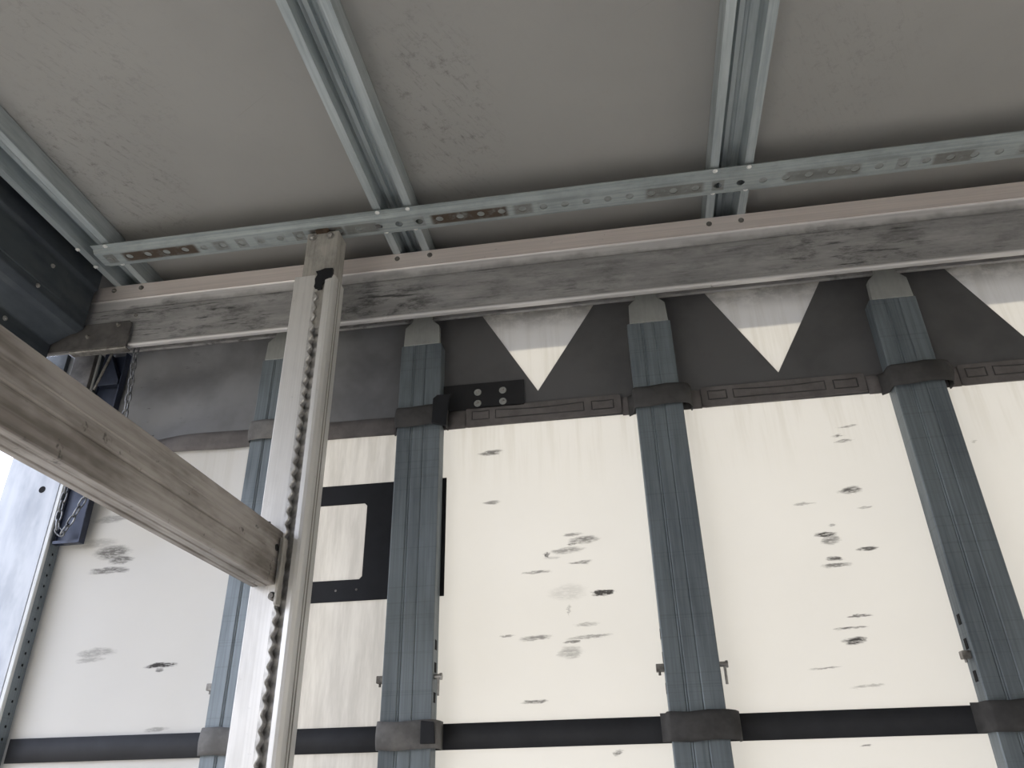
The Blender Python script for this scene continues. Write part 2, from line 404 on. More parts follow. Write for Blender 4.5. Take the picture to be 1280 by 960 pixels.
class MB:
    def __init__(self):
        self.v, self.f = [], []
    def add(self, vs, fs):
        k = len(self.v)
        self.v += [tuple(q) for q in vs]
        self.f += [tuple(i + k for i in f) for f in fs]
        return self
    def box(self, x0, x1, y0, y1, z0, z1):
        vs = [(x, y, z) for x in (x0, x1) for y in (y0, y1) for z in (z0, z1)]
        return self.add(vs, [(0, 1, 3, 2), (4, 6, 7, 5), (0, 4, 5, 1), (2, 3, 7, 6), (0, 2, 6, 4), (1, 5, 7, 3)])
    def prism(self, pts, axis, a0, a1, closed=True, caps=True):
        """extrude a 2-D outline along an axis; pts are the two other coordinates in x,y,z order"""
        def mk(p, a):
            q = list(p); q.insert(axis, a); return q
        n = len(pts)
        vs = [mk(p, a0) for p in pts] + [mk(p, a1) for p in pts]
        fs = [(i, (i + 1) % n, (i + 1) % n + n, i + n) for i in range(n if closed else n - 1)]
        if closed and caps:
            fs += [tuple(range(n))[::-1], tuple(range(n, 2 * n))]
        return self.add(vs, fs)
    def cyl(self, c, axis, r, h, n=16, r2=None):
        """solid turned about an axis, from c along +axis by h"""
        r2 = r if r2 is None else r2
        a, b = [i for i in range(3) if i != axis]
        vs = []
        for k, rr in ((0, r), (h, r2)):
            for i in range(n):
                q = [0, 0, 0]
                q[axis] = c[axis] + k
                q[a] = c[a] + rr * math.cos(2 * math.pi * i / n)
                q[b] = c[b] + rr * math.sin(2 * math.pi * i / n)
                vs.append(q)
        fs = [(i, (i + 1) % n, (i + 1) % n + n, i + n) for i in range(n)]
        fs += [tuple(range(n))[::-1], tuple(range(n, 2 * n))]
        return self.add(vs, fs)
    def bolt(self, c, axis, sgn, r, h):
        """washer with a domed head standing off a surface"""
        self.cyl(c, axis, r, sgn * h * 0.35, 18)
        d = list(c); d[axis] += sgn * h * 0.35
        self.cyl(d, axis, r * 0.68, sgn * h * 0.4, 6)
        d[axis] += sgn * h * 0.4
        return self.cyl(d, axis, r * 0.66, sgn * h * 0.25, 6, r * 0.4)
    def tube(self, pts, r, n=8, closed=False):
        pts = [Vector(p) for p in pts]
        m = len(pts)
        vs = []
        for i, p in enumerate(pts):
            a = pts[(i - 1) % m] if (closed or i > 0) else p
            b = pts[(i + 1) % m] if (closed or i < m - 1) else p
            d = (b - a).normalized()
            u = d.cross(Vector((0.31, 0.77, 0.55)))
            u.normalize(); w = d.cross(u)
            vs += [p + r * (math.cos(2 * math.pi * k / n) * u + math.sin(2 * math.pi * k / n) * w) for k in range(n)]
        fs = []
        for i in range(m if closed else m - 1):
            j = (i + 1) % m
            fs += [(i * n + k, i * n + (k + 1) % n, j * n + (k + 1) % n, j * n + k) for k in range(n)]
        if not closed:
            fs += [tuple(range(n))[::-1], tuple(range((m - 1) * n, m * n))]
        return self.add(vs, fs)
    def grid(self, fn, us, vs_):
        nu, nv = len(us), len(vs_)
        vs = [fn(u, v) for u in us for v in vs_]
        fs = [(i * nv + j, (i + 1) * nv + j, (i + 1) * nv + j + 1, i * nv + j + 1) for i in range(nu - 1) for j in range(nv - 1)]
        return self.add(vs, fs)
    def build(self, name, mat, parent=None, bevel=0.0, smooth=False, thick=0.0, off=0.0):
        loc = Vector((0, 0, 0))
        root = parent
        while root is not None and root.parent is not None:
            root = root.parent
        if root is not None:
            loc = ROOT[root.name]
        me = bpy.data.meshes.new(name)
        me.from_pydata([W(p) - loc for p in self.v], [], self.f)
        bm = bmesh.new(); bm.from_mesh(me)
        bmesh.ops.remove_doubles(bm, verts=bm.verts, dist=1e-5)
        bmesh.ops.recalc_face_normals(bm, faces=bm.faces)
        bm.to_mesh(me); bm.free()
        me.materials.append(mat)
        if smooth:
            me.shade_smooth()
        o = bpy.data.objects.new(name, me)
        COL.objects.link(o)
        if parent is not None:
            o.parent = parent
        if thick:
            md = o.modifiers.new('sheet', 'SOLIDIFY'); md.thickness = thick * S; md.offset = off
        if bevel:
            md = o.modifiers.new('edge', 'BEVEL'); md.width = bevel * S; md.segments = 2
            md.limit_method = 'ANGLE'; md.angle_limit = math.radians(40)
        return o

def tag(o, label, cat, group=None):
    o['label'] = label; o['category'] = cat
    if group: o['group'] = group
    return o

def thing(name, at, label, cat, group=None):
    o = bpy.data.objects.new(name, None)
    o.empty_display_size = 0.1
    COL.objects.link(o)
    o.location = W(at)
    ROOT[o.name] = W(at)
    return tag(o, label, cat, group)

def struct(o):
    o['kind'] = 'structure'
    return o

def dup(root, dx, label):
    """copy a thing with its parts and sub-parts, moved along the trailer"""
    r = root.copy(); COL.objects.link(r)
    r.location = root.location + Vector((dx * S, 0, 0))
    r['label'] = label
    ROOT[r.name] = r.location.copy()
    for ch in list(root.children):
        c = ch.copy(); COL.objects.link(c); c.parent = r
        for g in list(ch.children):
            d = g.copy(); COL.objects.link(d); d.parent = c
    return r

def lin(a, b, n):
    return [a + (b - a) * i / (n - 1) for i in range(n)]

def perforated(mb, place, u0, u1, v0, v1, holes, r, n=16):
    """a sheet with round holes; place(u, v) -> point; holes lie on the centre line at the given u"""
    vc = (v0 + v1) / 2
    cuts = []
    hw = r * 1.5
    last = u0
    for h in holes:
        a, b = h - hw, h + hw
        if a > last + 1e-6:
            mb.add([place(last, v0), place(a, v0), place(a, v1), place(last, v1)], [(0, 1, 2, 3)])
        ring, rim = [], []
        for i in range(n):
            t = 2 * math.pi * (i + 0.5) / n
            c, s = math.cos(t), math.sin(t)
            ring.append(place(h + r * c, vc + r * s))
            hv = (v1 - v0) / 2
            k = min(hw / max(abs(c), 1e-9), hv / max(abs(s), 1e-9))
            rim.append([h + k * c, vc + k * s])
        # pull the rim points next to each corner onto the corner
        for cu, cv in ((a, v0), (a, v1), (b, v0), (b, v1)):
            j = min(range(n), key=lambda q: (rim[q][0] - cu) ** 2 + (rim[q][1] - cv) ** 2)
            rim[j] = [cu, cv]
        rim = [place(*q) for q in rim]
        mb.add(ring + rim, [(i, (i + 1) % n, (i + 1) % n + n, i + n) for i in range(n)])
        last = b
    if last < u1:
        mb.add([place(last, v0), place(u1, v0), place(u1, v1), place(last, v1)], [(0, 1, 2, 3)])
    return mb

FLOOR_Z = -H / S
REAR, FRONT = -0.96, 6.5
LEFT_Y = -0.46
CEIL = 0.822

# ------------------------------------------------------------------ the trailer shell
struct(MB().box(REAR, FRONT, LEFT_Y - 0.05, 1.08, FLOOR_Z - 0.03, FLOOR_Z).build('floor', M_FLOOR))
struct(MB().box(REAR, FRONT, LEFT_Y - 0.05, 1.085, CEIL, CEIL + 0.016).build('ceiling', M_CEIL))
struct(MB().box(REAR, FRONT, LEFT_Y - 0.012, LEFT_Y - 0.010, FLOOR_Z, CEIL).build('wall_left', M_FAR))
struct(MB().box(FRONT, FRONT + 0.02, LEFT_Y - 0.05, 1.08, FLOOR_Z, CEIL).build('wall_front', M_FRONT))

# unseen rear door leaf, added and narrowed to keep sun off the rear bay
struct(MB().box(-0.965, -0.560, 1.105, 1.125, FLOOR_Z - 0.02, 0.800).build('shade_door_1', M_FRONT, None, 0.002))

# rear header over the loading opening
rh = thing('rear_header', (-0.89, 0.25, 0.57), 'dark riveted header beam over the open rear of the trailer, in the upper left corner', 'header beam')
prof = [(-0.842, 0.818), (-0.842, 0.776), (-0.848, 0.772), (-0.848, 0.700), (-0.858, 0.692), (-0.870, 0.690), (-0.900, 0.674), (-0.900, 0.648), (-0.945, 0.648), (-0.945, 0.818)]
mb = MB()
n = len(prof)
ys = (LEFT_Y, 0.9445)
mb.add([(x, ys[0], z) for x, z in prof] + [(x, ys[1], z) for x, z in prof],
       [(i, (i + 1) % n, (i + 1) % n + n, i + n) for i in range(n)] + [tuple(range(n))[::-1], tuple(range(n, 2 * n))])
mb.build('header_profile', M_HEADER, rh, 0.002)
MB().box(-0.8485, -0.8455, 0.50, 0.876, 0.712, 0.764).build('cover_panel', M_HEADER, rh, 0.001)
for y, z in ((0.843, 0.752), (0.700, 0.752), (0.831, 0.706), (0.70, 0.706)):
    MB().bolt((-0.8455 if z > 0.712 else -0.848, y, z), 0, 1, 0.0035, 0.004).build('rivet', M_BOLT, rh)
for y, z in ((0.845, 0.662), (0.72, 0.662)):
    MB().bolt((-0.900, y, z), 0, 1, 0.004, 0.004).build('rivet', M_BOLT, rh)

# ------------------------------------------------------------------ cant rail along the top of the side
cr = thing('cant_rail', (0.3, 0.98, 0.66), 'long sooty aluminium side rail running above the curtain, under the ceiling', 'rail')
prof = [(0.955, 0.790), (0.955, 0.7605), (0.9525, 0.759), (0.955, 0.757), (0.958, 0.7405), (0.9555, 0.738), (0.9555, 0.6705), (0.9525, 0.6690), (0.9520, 0.6650), (0.955, 0.6638), (0.962, 0.6638),
        (0.966, 0.672), (0.966, 0.720), (1.003, 0.720), (1.003, 0.6862), (1.009, 0.6862), (1.009, 0.770), (1.040, 0.770), (1.040, 0.700), (1.085, 0.700), (1.085, CEIL - 0.0005), (1.022, CEIL - 0.0005), (1.022, 0.790)]
MB().prism(prof, 0, -0.935, 1.9).build('rail_profile', M_RAIL, cr, 0.0012)
for x, z in ((-0.821, 0.780), (-0.771, 0.780), (-0.323, 0.779), (-0.269, 0.779), (0.172, 0.777), (0.220, 0.777)):
    MB().bolt((x, 0.955, z), 1, -1, 0.0042, 0.004).build('bolt', M_LATCH, cr)
MB().bolt((-0.768, 0.9555, 0.724), 1, -1, 0.003, 0.004).build('bolt', M_BOLT, cr)

cb = thing('corner_bracket', (-0.84, 0.953, 0.66), 'dark bolted plate joining the side rail to the rear corner, above the chain', 'bracket')
MB().prism([(-0.928, 0.660), (-0.766, 0.660), (-0.766, 0.705), (-0.771, 0.709), (-0.928, 0.709)], 1, 0.9465, 0.9515).build('plate', M_BRACKET, cb, 0.001)
MB().prism([(0.9465, 0.6598), (0.9465, 0.6575), (0.9485, 0.6560), (0.9600, 0.6560), (0.9600, 0.6580), (0.9515, 0.6588), (0.9515, 0.6598)], 0, -0.865, -0.766).build('lower_lip', M_LATCH, cb)
for x, z in ((-0.838, 0.684), (-0.788, 0.702), (-0.88, 0.70)):
    MB().bolt((x, 0.9465, z), 1, -1, 0.004, 0.005).build('bolt', M_LATCH, cb)

# ------------------------------------------------------------------ roof bows
def make_bow(x0):
    t = thing('roof_bow', (x0 + 0.03, 0.25, 0.79), '', 'roof bow', 'galvanised roof bows across the ceiling')
    z0, zt = 0.790, CEIL - 0.0012
    pr = [(0.0, zt), (0.0005, z0), (0.0115, z0), (0.0135, z0 + 0.026), (0.0190, z0 + 0.0285), (0.0210, z0 + 0.0215), (0.0262, z0 + 0.0215), (0.0282, z0 + 0.0285),
          (0.0325, z0 + 0.0270), (0.0345, z0 + 0.0285), (0.0455, z0 + 0.0270), (0.0485, z0), (0.0595, z0), (0.060, zt)]
    mb = MB()
    n = len(pr)
    mb.add([(x0 + x, y, z) for y in (LEFT_Y, 1.0205) for x, z in pr], [(i, i + 1, i + 1 + n, i + n) for i in range(n - 1)])
    mb.build('bow_profile', M_BOW, t, 0.0, False, 0.0012)
    for dx in (0.0065, 0.0535):
        for y in (0.8490, 0.8945):
            MB().cyl((x0 + dx, y, 0.7850), 2, 0.0036, -0.0008, 14).cyl((x0 + dx, y, 0.7842), 2, 0.0030, -0.0022, 14, 0.0012).build('rivet', M_RIVET, t)
    return t
bow = make_bow(0.168)
bow['label'] = 'galvanised roof bow crossing the ceiling right of centre, above the triangle prints'
dup(bow, -0.330 - 0.168, 'galvanised roof bow in the middle, its end just right of the upright post')
dup(bow, -0.822 - 0.168, 'galvanised roof bow hard against the dark rear header, leftmost')

# ------------------------------------------------------------------ perforated track under the bows
tr = thing('perforated_track', (0.3, 0.8715, 0.775), 'long rust-stained perforated steel track fixed under the roof bows', 'track')
X0, X1 = -0.792, 1.3
holes = [-0.106 + 0.0317 * k for k in range(-21, 44)]
holes = [h for h in holes if h < X1 - 0.02]
mb = MB()
zf, zc = 0.7855, 0.7790
def strip(a, b):
    mb.add([(X0, *a), (X1, *a), (X1, *b), (X0, *b)], [(0, 1, 2, 3)])
strip((0.8455, zf), (0.8535, zf)); strip((0.8535, zf), (0.8575, zc)); strip((0.8575, zc), (0.8595, zc))
strip((0.8855, zc), (0.8875, zc)); strip((0.8875, zc), (0.8905, zf)); strip((0.8905, zf), (0.8975, zf))
perforated(mb, lambda u, v: (u, v, zc), X0, X1, 0.8595, 0.8855, holes, 0.0058)
mb.build('track_profile', M_TRACK, tr, 0.0, False, 0.0012)
OPEN = {-6, -5, -7, 9, 10}
for k in range(-20, 26):
    if k in OPEN:
        continue
    x = -0.106 + 0.0317 * k
    MB().cyl((x, 0.8725, zc + 0.0005), 2, 0.0050, 0.0012, 16).build('plug', M_PLUG, tr)
MB().cyl((-0.7725, 0.8725, zc - 0.001), 2, 0.0062, -0.0022, 16, 0.0050).build('end_rivet', M_TRACK, tr)

# ------------------------------------------------------------------ sliding pillars behind the loops
def make_pillar(x0):
    t = thing('curtain_pillar', (x0 + 0.033, 1.015, FLOOR_Z), '', 'pillar', 'galvanised pillars along the curtain')
    y0, y1, w = 1.0, 1.0255, 0.066
    # three shallow rolled grooves in the face
    def face(z0, z1, w, name, y=y0, inset=0.0):
        g = [(0.0, y + 0.0012), (0.0012, y)]
        for c in (0.32, 0.36, 0.62):
            c *= w
            g += [(c - 0.0014, y), (c, y + 0.0011), (c + 0.0014, y)]
        g += [(w - 0.0012, y), (w, y + 0.0012), (w, y1), (0.0, y1)]
        return MB().prism([(x0 + inset + a, b) for a, b in g], 2, z0, z1).build(name, M_PILLAR, t)
    face(FLOOR_Z, 0.500, w, 'lower_profile')
    face(0.500, 0.6395, w - 0.001, 'upper_sleeve', y0 + 0.001, -0.0005)
    cx = x0 + 0.0325
    MB().prism([(cx - 0.029, 0.6395), (cx + 0.029, 0.6395), (cx + 0.0275, 0.6725), (cx + 0.0155, 0.6845), (cx + 0.0155, 0.715), (cx - 0.0155, 0.715), (cx - 0.0155, 0.6845), (cx - 0.0275, 0.6725)],
               1, y0 - 0.0005, y0 + 0.010).build('tip', M_TIP, t, 0.0008)
    # latch fittings on both flanks
    l = MB().box(x0 - 0.010, x0, 1.006, 1.016, 0.139, 0.148).build('latch_block', M_LATCH, t, 0.0008)
    MB().cyl((x0 - 0.006, 1.011, 0.1395), 2, 0.0016, -0.0045, 10).build('pin', M_LATCH, l)
    r = MB().cyl((x0 + w, 1.008, 0.1445), 0, 0.0032, 0.0075, 12).cyl((x0 + w + 0.0075, 1.008, 0.1445), 0, 0.0045, 0.0028, 6).build('latch_bolt', M_BOLT, t)
    MB().cyl((x0 + w + 0.006, 1.006, 0.1425), 2, 0.0017, -0.021, 10).build('drop_pin', M_BOLT, r)
    for z in (0.178, 0.150, 0.114):
        MB().box(x0 - 0.0006, x0 + 0.001, 1.008, 1.016, z, z + 0.012).build('slot', M_BLACK, t)
        MB().box(x0 + w - 0.001, x0 + w + 0.0006, 1.008, 1.016, z, z + 0.012).build('slot', M_BLACK, t)
    return t
PX = [-0.554, -0.3215, 0.0335, 0.3865]
pil = make_pillar(PX[2])
pil['label'] = 'galvanised curtain pillar standing between the two whole white triangles'
dup(pil, PX[1] - PX[2], 'galvanised curtain pillar beside the black square frame, left of the first triangle')
dup(pil, PX[0] - PX[2], 'galvanised curtain pillar half hidden behind the free-standing upright post')
dup(pil, PX[3] - PX[2], 'galvanised curtain pillar at the right edge, right of the second whole triangle')

# ------------------------------------------------------------------ the side curtain
YC = 1.030
cu = thing('side_curtain', (0.3, YC, FLOOR_Z), 'white side curtain with dark top band, triangle prints and black straps', 'curtain')

def fold(x, z):
    """slack cloth: near flat between the front pillars, crumpled towards the rear corner"""
    k = max(0.0, min(1.0, (-0.57 - x) / 0.14))
    a = 0.0008 * math.sin(19 * x + 3 * z) + 0.0006 * math.sin(41 * x - 11 * z + 1)
    b = 0.0045 * math.sin(26 * (z * 0.95 - 0.42 * x) + 2.2 * math.sin(6 * x + 2)) + 0.0022 * math.sin(61 * (z - 0.25 * x) + 1.0)
    top = max(0.0, min(1.0, (z - 0.22) / 0.12)) * (1.0 + 1.3 * max(0.0, min(1.0, (z - 0.48) / 0.08)))
    edge = max(0.0, min(1.0, (x + 0.86) / 0.08))
    return a + k * b * top * edge + 0.001 * k

us = lin(-0.8800, -0.50, 72) + lin(-0.49, 1.9, 70)
vs = lin(FLOOR_Z + 0.01, 0.05, 14) + lin(0.06, 0.712, 80)
MB().grid(lambda x, z: (x, YC + fold(x, z), z), us, vs).build('fabric_sheet', M_FABRIC, cu, 0, True)

# dark band: crumpled over the rear bays, flat with cut-out triangles further on
ZB, ZT = 0.500, 0.711
MB().grid(lambda x, z: (x, YC - 0.0045 + fold(x, z), z), lin(-0.8490, -0.30, 90), lin(ZB, ZT, 50)).build('top_band', M_BAND, cu, 0, True, 0.001)
tris = [(-0.197, -0.110, -0.0145, 0.552), (0.1575, 0.244, 0.3335, 0.5465), (0.513, 0.598, 0.688, 0.5465), (0.868, 0.953, 1.043, 0.5465)]
ztop = 0.700
mb = MB()
yb = YC - 0.004
prev_top, prev_tip, prev_z = -0.302, -0.302, 0.5465
for a, c, b, zt in tris:
    mb.add([(prev_top, yb, ztop), (a, yb, ztop), (c, yb, zt), (prev_tip, yb, prev_z)], [(0, 1, 2, 3)])
    mb.add([(prev_tip, yb, prev_z), (c, yb, zt), (c, yb, ZB), (prev_tip, yb, ZB)], [(0, 1, 2, 3)])
    mb.add([(a, yb, ztop), (b, yb, ztop), (b, yb, ZT), (a, yb, ZT)], [(0, 1, 2, 3)])
    mb.add([(prev_top, yb, ztop), (a, yb, ztop), (a, yb, ZT), (prev_top, yb, ZT)], [(0, 1, 2, 3)])
    prev_top, prev_tip, prev_z = b, c, zt
mb.build('top_band', M_BAND, cu, 0, False, 0.001)

# hem along the lower edge of the band, with welded pockets in the triangle bays
def hem_y(x, z): return YC - 0.0062 + fold(x, z)
for a, b in ((-0.8490, -0.555), (-0.487, -0.322), (-0.256, -0.222), (0.014, 0.033), (0.100, 0.128), (0.360, 0.386), (0.453, 0.482)):
    MB().grid(lambda x, z: (x, hem_y(x, z), z), lin(a, b, max(2, int((b - a) / 0.012))), lin(ZB - 0.002, 0.5275, 4)).build('hem', M_HEM, cu, 0, True, 0.0012)
def pocket(a, b):
    y = YC - 0.005
    zt, zb = 0.5325, 0.5005
    mb = MB()
    cells = [(a + 0.010, a + 0.036), (a + 0.046, b - 0.056), (b - 0.044, b - 0.012)]
    mb.prism([(a, zb), (a + 0.004, zb - 0.002), ((a + b) / 2, zb - 0.0005), (b - 0.003, zb + 0.0015), (b, zb + 0.003), (b, zt - 0.002), (b - 0.003, zt), (a + 0.003, zt - 0.001), (a, zt - 0.003)], 1, y - 0.0025, y)
    o = mb.build('hem_pocket', M_HEM, cu, 0.0008)
    for i, (p, q) in enumerate(cells):
        n = 14
        pts = lin(p, q, n)
        sag = 0.0025 if i == 1 else 0.0008
        up = [(x, zt - 0.008 - sag * math.sin(math.pi * k / (n - 1))) for k, x in enumerate(pts)]
        dn = [(x, zb + 0.010) for x in pts]
        ring = up + dn[::-1]
        mb = MB()
        mb.tube([(x, y - 0.0027, z) for x, z in ring], 0.0009, 6, True)
        mb.build('weld_seam', M_LOOP, o)
    return o
pocket(-0.2215, 0.0135); pocket(0.129, 0.359); pocket(0.483, 0.712)

# reinforcement patch with four riveted washers, left of the first triangle tip
pa = MB().box(-0.2605, -0.1310, YC - 0.0075, YC - 0.0052, 0.5285, 0.573).build('reinforcement_patch', M_BAND_PATCH, cu, 0.0008)
for x, z in ((-0.203, 0.557), (-0.164, 0.557), (-0.203, 0.538), (-0.164, 0.538)):
    mb = MB()
    mb.cyl((x, YC - 0.0075, z), 1, 0.0058, -0.0014, 20, 0.0050)
    mb.build('washer', M_TIP, pa)
    MB().cyl((x, YC - 0.0089, z), 1, 0.0026, -0.0016, 14, 0.0014).build('rivet', M_BOLT, pa)

# black square frame printed on the white cloth
def fr(x, z): return (x, YC - 0.0022, z)
ox0, ox1, oz0, oz1 = -0.492, -0.2500, 0.2505, 0.4225
ix0, ix1, iz0, iz1 = -0.470, -0.3685, 0.2805, 0.392
c_ = 0.004
inner = [(ix0, iz0), (ix1 - c_, iz0), (ix1, iz0 + c_), (ix1, iz1 - c_), (ix1 - c_, iz1), (ix0, iz1)]
mb = MB()
mb.add([fr(ox0, oz0), fr(ox1, oz0), fr(ox1, oz1), fr(ox0, oz1)] + [fr(*q) for q in inner],
       [(0, 1, 6, 5, 4), (1, 2, 7, 6), (2, 3, 9, 8, 7), (3, 0, 4, 9)])
mb.build('black_frame', M_FRAME, cu, 0, False, 0.0006)
for x in (-0.405, -0.375):
    MB().cyl((x, YC - 0.0024, 0.266), 1, 0.0016, -0.001, 8).build('frame_stud', M_LATCH, cu)

# horizontal webbing strap and the loops that hold each pillar
MB().grid(lambda x, z: (x, YC - 0.0035 + fold(x, z) * 0.4, z), lin(-0.8490, 1.9, 90), (0.0605, 0.0905)).build('strap', M_STRAP, cu, 0, True, 0.0012)

def loop(x0, z0, z1, mat, bulge, ylow=0.0, name='pillar_loop'):
    """sleeve of cloth round a pillar: tight on the left flank, baggy on the right"""
    rows = []
    zs = lin(z0, z1, 7)
    for k, z in enumerate(zs):
        q = math.sin(math.pi * k / 6)
        yf = 0.9955 - 0.0035 * q
        row = [(x0 - 0.010, 1.0245), (x0 - 0.0035, 1.018), (x0 - 0.0022, yf + 0.004), (x0 + 0.001, yf), (x0 + 0.022, yf - 0.0012), (x0 + 0.045, yf - 0.0008),
               (x0 + 0.065 + bulge * 0.25, yf + 0.001), (x0 + 0.0675 + bulge * (0.7 + 0.2 * q), yf + 0.0045), (x0 + 0.0685 + bulge, 1.010), (x0 + 0.069 + bulge * 0.9, 1.0245)]
        rows.append([(x, y, z + 0.0012 * math.sin(x * 90) + ylow * (x - x0)) for x, y in row])
    n = len(rows[0])
    mb = MB()
    mb.add([p for r in rows for p in r], [(i * n + j, i * n + j + 1, (i + 1) * n + j + 1, (i + 1) * n + j) for i in range(6) for j in range(n - 1)])
    return mb.build(name, mat, cu, 0, True, 0.0016)
for x, m, b in ((PX[0], M_LOOP_PALE, 0.002), (PX[1], M_LOOP, 0.004), (PX[2], M_LOOP, 0.012), (PX[3], M_LOOP, 0.013)):
    loop(x, 0.4945, 0.5265, m, b, 0.03)
for x, m, b in ((PX[0], M_LOOP_PALE, 0.002), (PX[1], M_LOOP_PALE, 0.006), (PX[2], M_LOOP, 0.012), (PX[3], M_LOOP, 0.012)):
    loop(x, 0.0605, 0.0925, m, b)
# black webbing tails folded over the loops of the pillar by the frame
MB().prism([(-0.2660, 0.4950), (-0.2440, 0.4880), (-0.2400, 0.5340), (-0.2360, 0.5410), (-0.2585, 0.5415), (-0.2650, 0.5360)], 1, 0.9895, 0.9925).build('webbing_tail', M_FRAME, cu, 0.001)
MB().prism([(-0.2660, 0.0660), (-0.2470, 0.0655), (-0.2490, 0.0900), (-0.2660, 0.0920)], 1, 0.9880, 0.9910).build('webbing_tail', M_FRAME, cu, 0.001)

# ------------------------------------------------------------------ rear corner post
cp = thing('rear_corner_post', (-0.905, 1.02, FLOOR_Z), 'pale bluish galvanised rear corner post with a row of holes, at the left edge', 'post')
mb = MB()
mb.prism([(-0.960, 1.003), (-0.957, 1.000), (-0.8600, 1.000), (-0.8600, 1.0255), (-0.960, 1.0255)], 2, FLOOR_Z, 0.685)
mb.build('wide_face', M_CORNER, cp, 0.0008)
MB().prism([(-0.8587, 1.0000), (-0.8535, 1.000), (-0.8522, 1.0016), (-0.8522, 1.0045), (-0.8587, 1.0045)], 2, FLOOR_Z, 0.685).build('edge_strip', M_CORNER_EDGE, cp)
mb = MB()
hz = [-0.10 + 0.0158 * k for k in range(0, 48)]
perforated(mb, lambda u, v: (-0.8525, v, u), FLOOR_Z, 0.685, 1.0045, 1.0260, hz, 0.0021, 12)
mb.build('perforated_flank', M_PILLAR, cp, 0, False, 0.0008, 1)
MB().box(-0.8590, -0.8560, 1.006, 1.0255, FLOOR_Z, 0.685).build('cavity', M_BLACK, cp)
MB().cyl((-0.888, 1.0003, 0.443), 1, 0.0055, -0.0006, 18).build('drain_hole', M_BLACK, cp)
for a, b in ((-0.960, -0.9055), (-0.8915, -0.8535)):  # dark left plate stands in for the header's shade on the post
    MB().prism([(a, 0.575), (b, 0.575), (b, 0.685), (a, 0.685)], 1, 0.9915, 0.9995).build('top_shade_gusset', M_HEADER if a < -0.95 else M_BRACKET, cp, 0.001)

# dark blue channel between post and curtain edge
tp = thing('tension_plate', (-0.83, 1.015, 0.357), 'dark blue steel channel hanging beside the rear corner post, behind the chain', 'plate')
MB().prism([(-0.8505, 1.010), (-0.8505, 1.0155), (-0.8040, 1.0155), (-0.8040, 1.003), (-0.8065, 1.003), (-0.8065, 1.013), (-0.8490, 1.013), (-0.8490, 1.010)], 2, 0.355, 0.684).build('channel', M_NAVY, tp, 0.0006)
MB().box(-0.8485, -0.807, 1.004, 1.0135, 0.355, 0.3595).build('end_plate', M_NAVY, tp)
lt = MB().prism([(-0.842, 0.622), (-0.806, 0.622), (-0.806, 0.630), (-0.832, 0.683), (-0.842, 0.683)], 1, 1.000, 1.0120).build('gusset', M_NAVY, tp, 0.0008)
MB().tube([(-0.846, 1.0, 0.615), (-0.836, 0.999, 0.655), (-0.829, 0.998, 0.682)], 0.0022, 8).build('rod', M_LATCH, tp)

# chain: hangs from the rail, loops low in the channel
ch = thing('securing_chain', (-0.775, 0.985, 0.69), 'steel link chain hanging from the side rail beside the rear corner post', 'chain')
path = [(-0.7760, 0.986, 0.697), (-0.7740, 0.985, 0.66), (-0.7680, 0.985, 0.60), (-0.7660, 0.986, 0.54), (-0.7740, 0.988, 0.48), (-0.7900, 0.990, 0.445), (-0.8040, 0.992, 0.42), (-0.8160, 0.994, 0.393),
        (-0.8270, 0.995, 0.367), (-0.8340, 0.994, 0.364), (-0.8390, 0.993, 0.380), (-0.8410, 0.993, 0.41), (-0.8400, 0.993, 0.44), (-0.8380, 0.994, 0.475)]
def walk(path, step):
    out = []; d = 0.0; nxt = 0.0
    for a, b in zip(path, path[1:]):
        a, b = Vector(a), Vector(b); L = (b - a).length
        while nxt <= d + L:
            out.append(a + (b - a) * ((nxt - d) / L)); nxt += step
        d += L
    return out
pts = walk(path, 0.0150)
for i in range(len(pts) - 1):
    a, b = pts[i], pts[i + 1]
    c = (a + b) / 2; d = (b - a).normalized()
    side = d.cross(Vector((0, 1, 0) if i % 2 else (1, 0.2, 0))).normalized()
    if i % 2: side = d.cross(Vector((0, 1, 0))).normalized()
    hl, hwid = 0.0061, 0.0043
    ring = []
    for k in range(16):
        t_ = 2 * math.pi * k / 16
        ring.append(c + d * (hl * (1 if math.sin(t_) > 0 else -1) * (abs(math.sin(t_)) ** 0.5) + 0.0026 * math.sin(t_)) + side * hwid * math.cos(t_))
    MB().tube(ring, 0.00140, 6, True).build('link', M_CHAIN, ch, 0, True)
MB().tube([(-0.783, 0.972, 0.702), (-0.7805, 0.978, 0.696), (-0.7760, 0.985, 0.689), (-0.7720, 0.988, 0.694), (-0.7715, 0.986, 0.704)], 0.0019, 8).build('hook', M_BOLT, ch, 0, True)

# ------------------------------------------------------------------ free-standing upright with toothed slot
up = thing('upright_post', (-0.417, 0.882, FLOOR_Z), 'free-standing aluminium upright post with a toothed slot, under the perforated track', 'post')
PL, PR, YF, YB = -0.4470, -0.3870, 0.8620, 0.9015
ZP = 0.6900
zs = [FLOOR_Z + (ZP - FLOOR_Z) * i / 700 for i in range(701)]
PITCH = 0.0167
def tooth(z):
    f = (z / PITCH) % 1.0
    return 0.0019 * math.cos(2 * math.pi * f)
mb = MB()
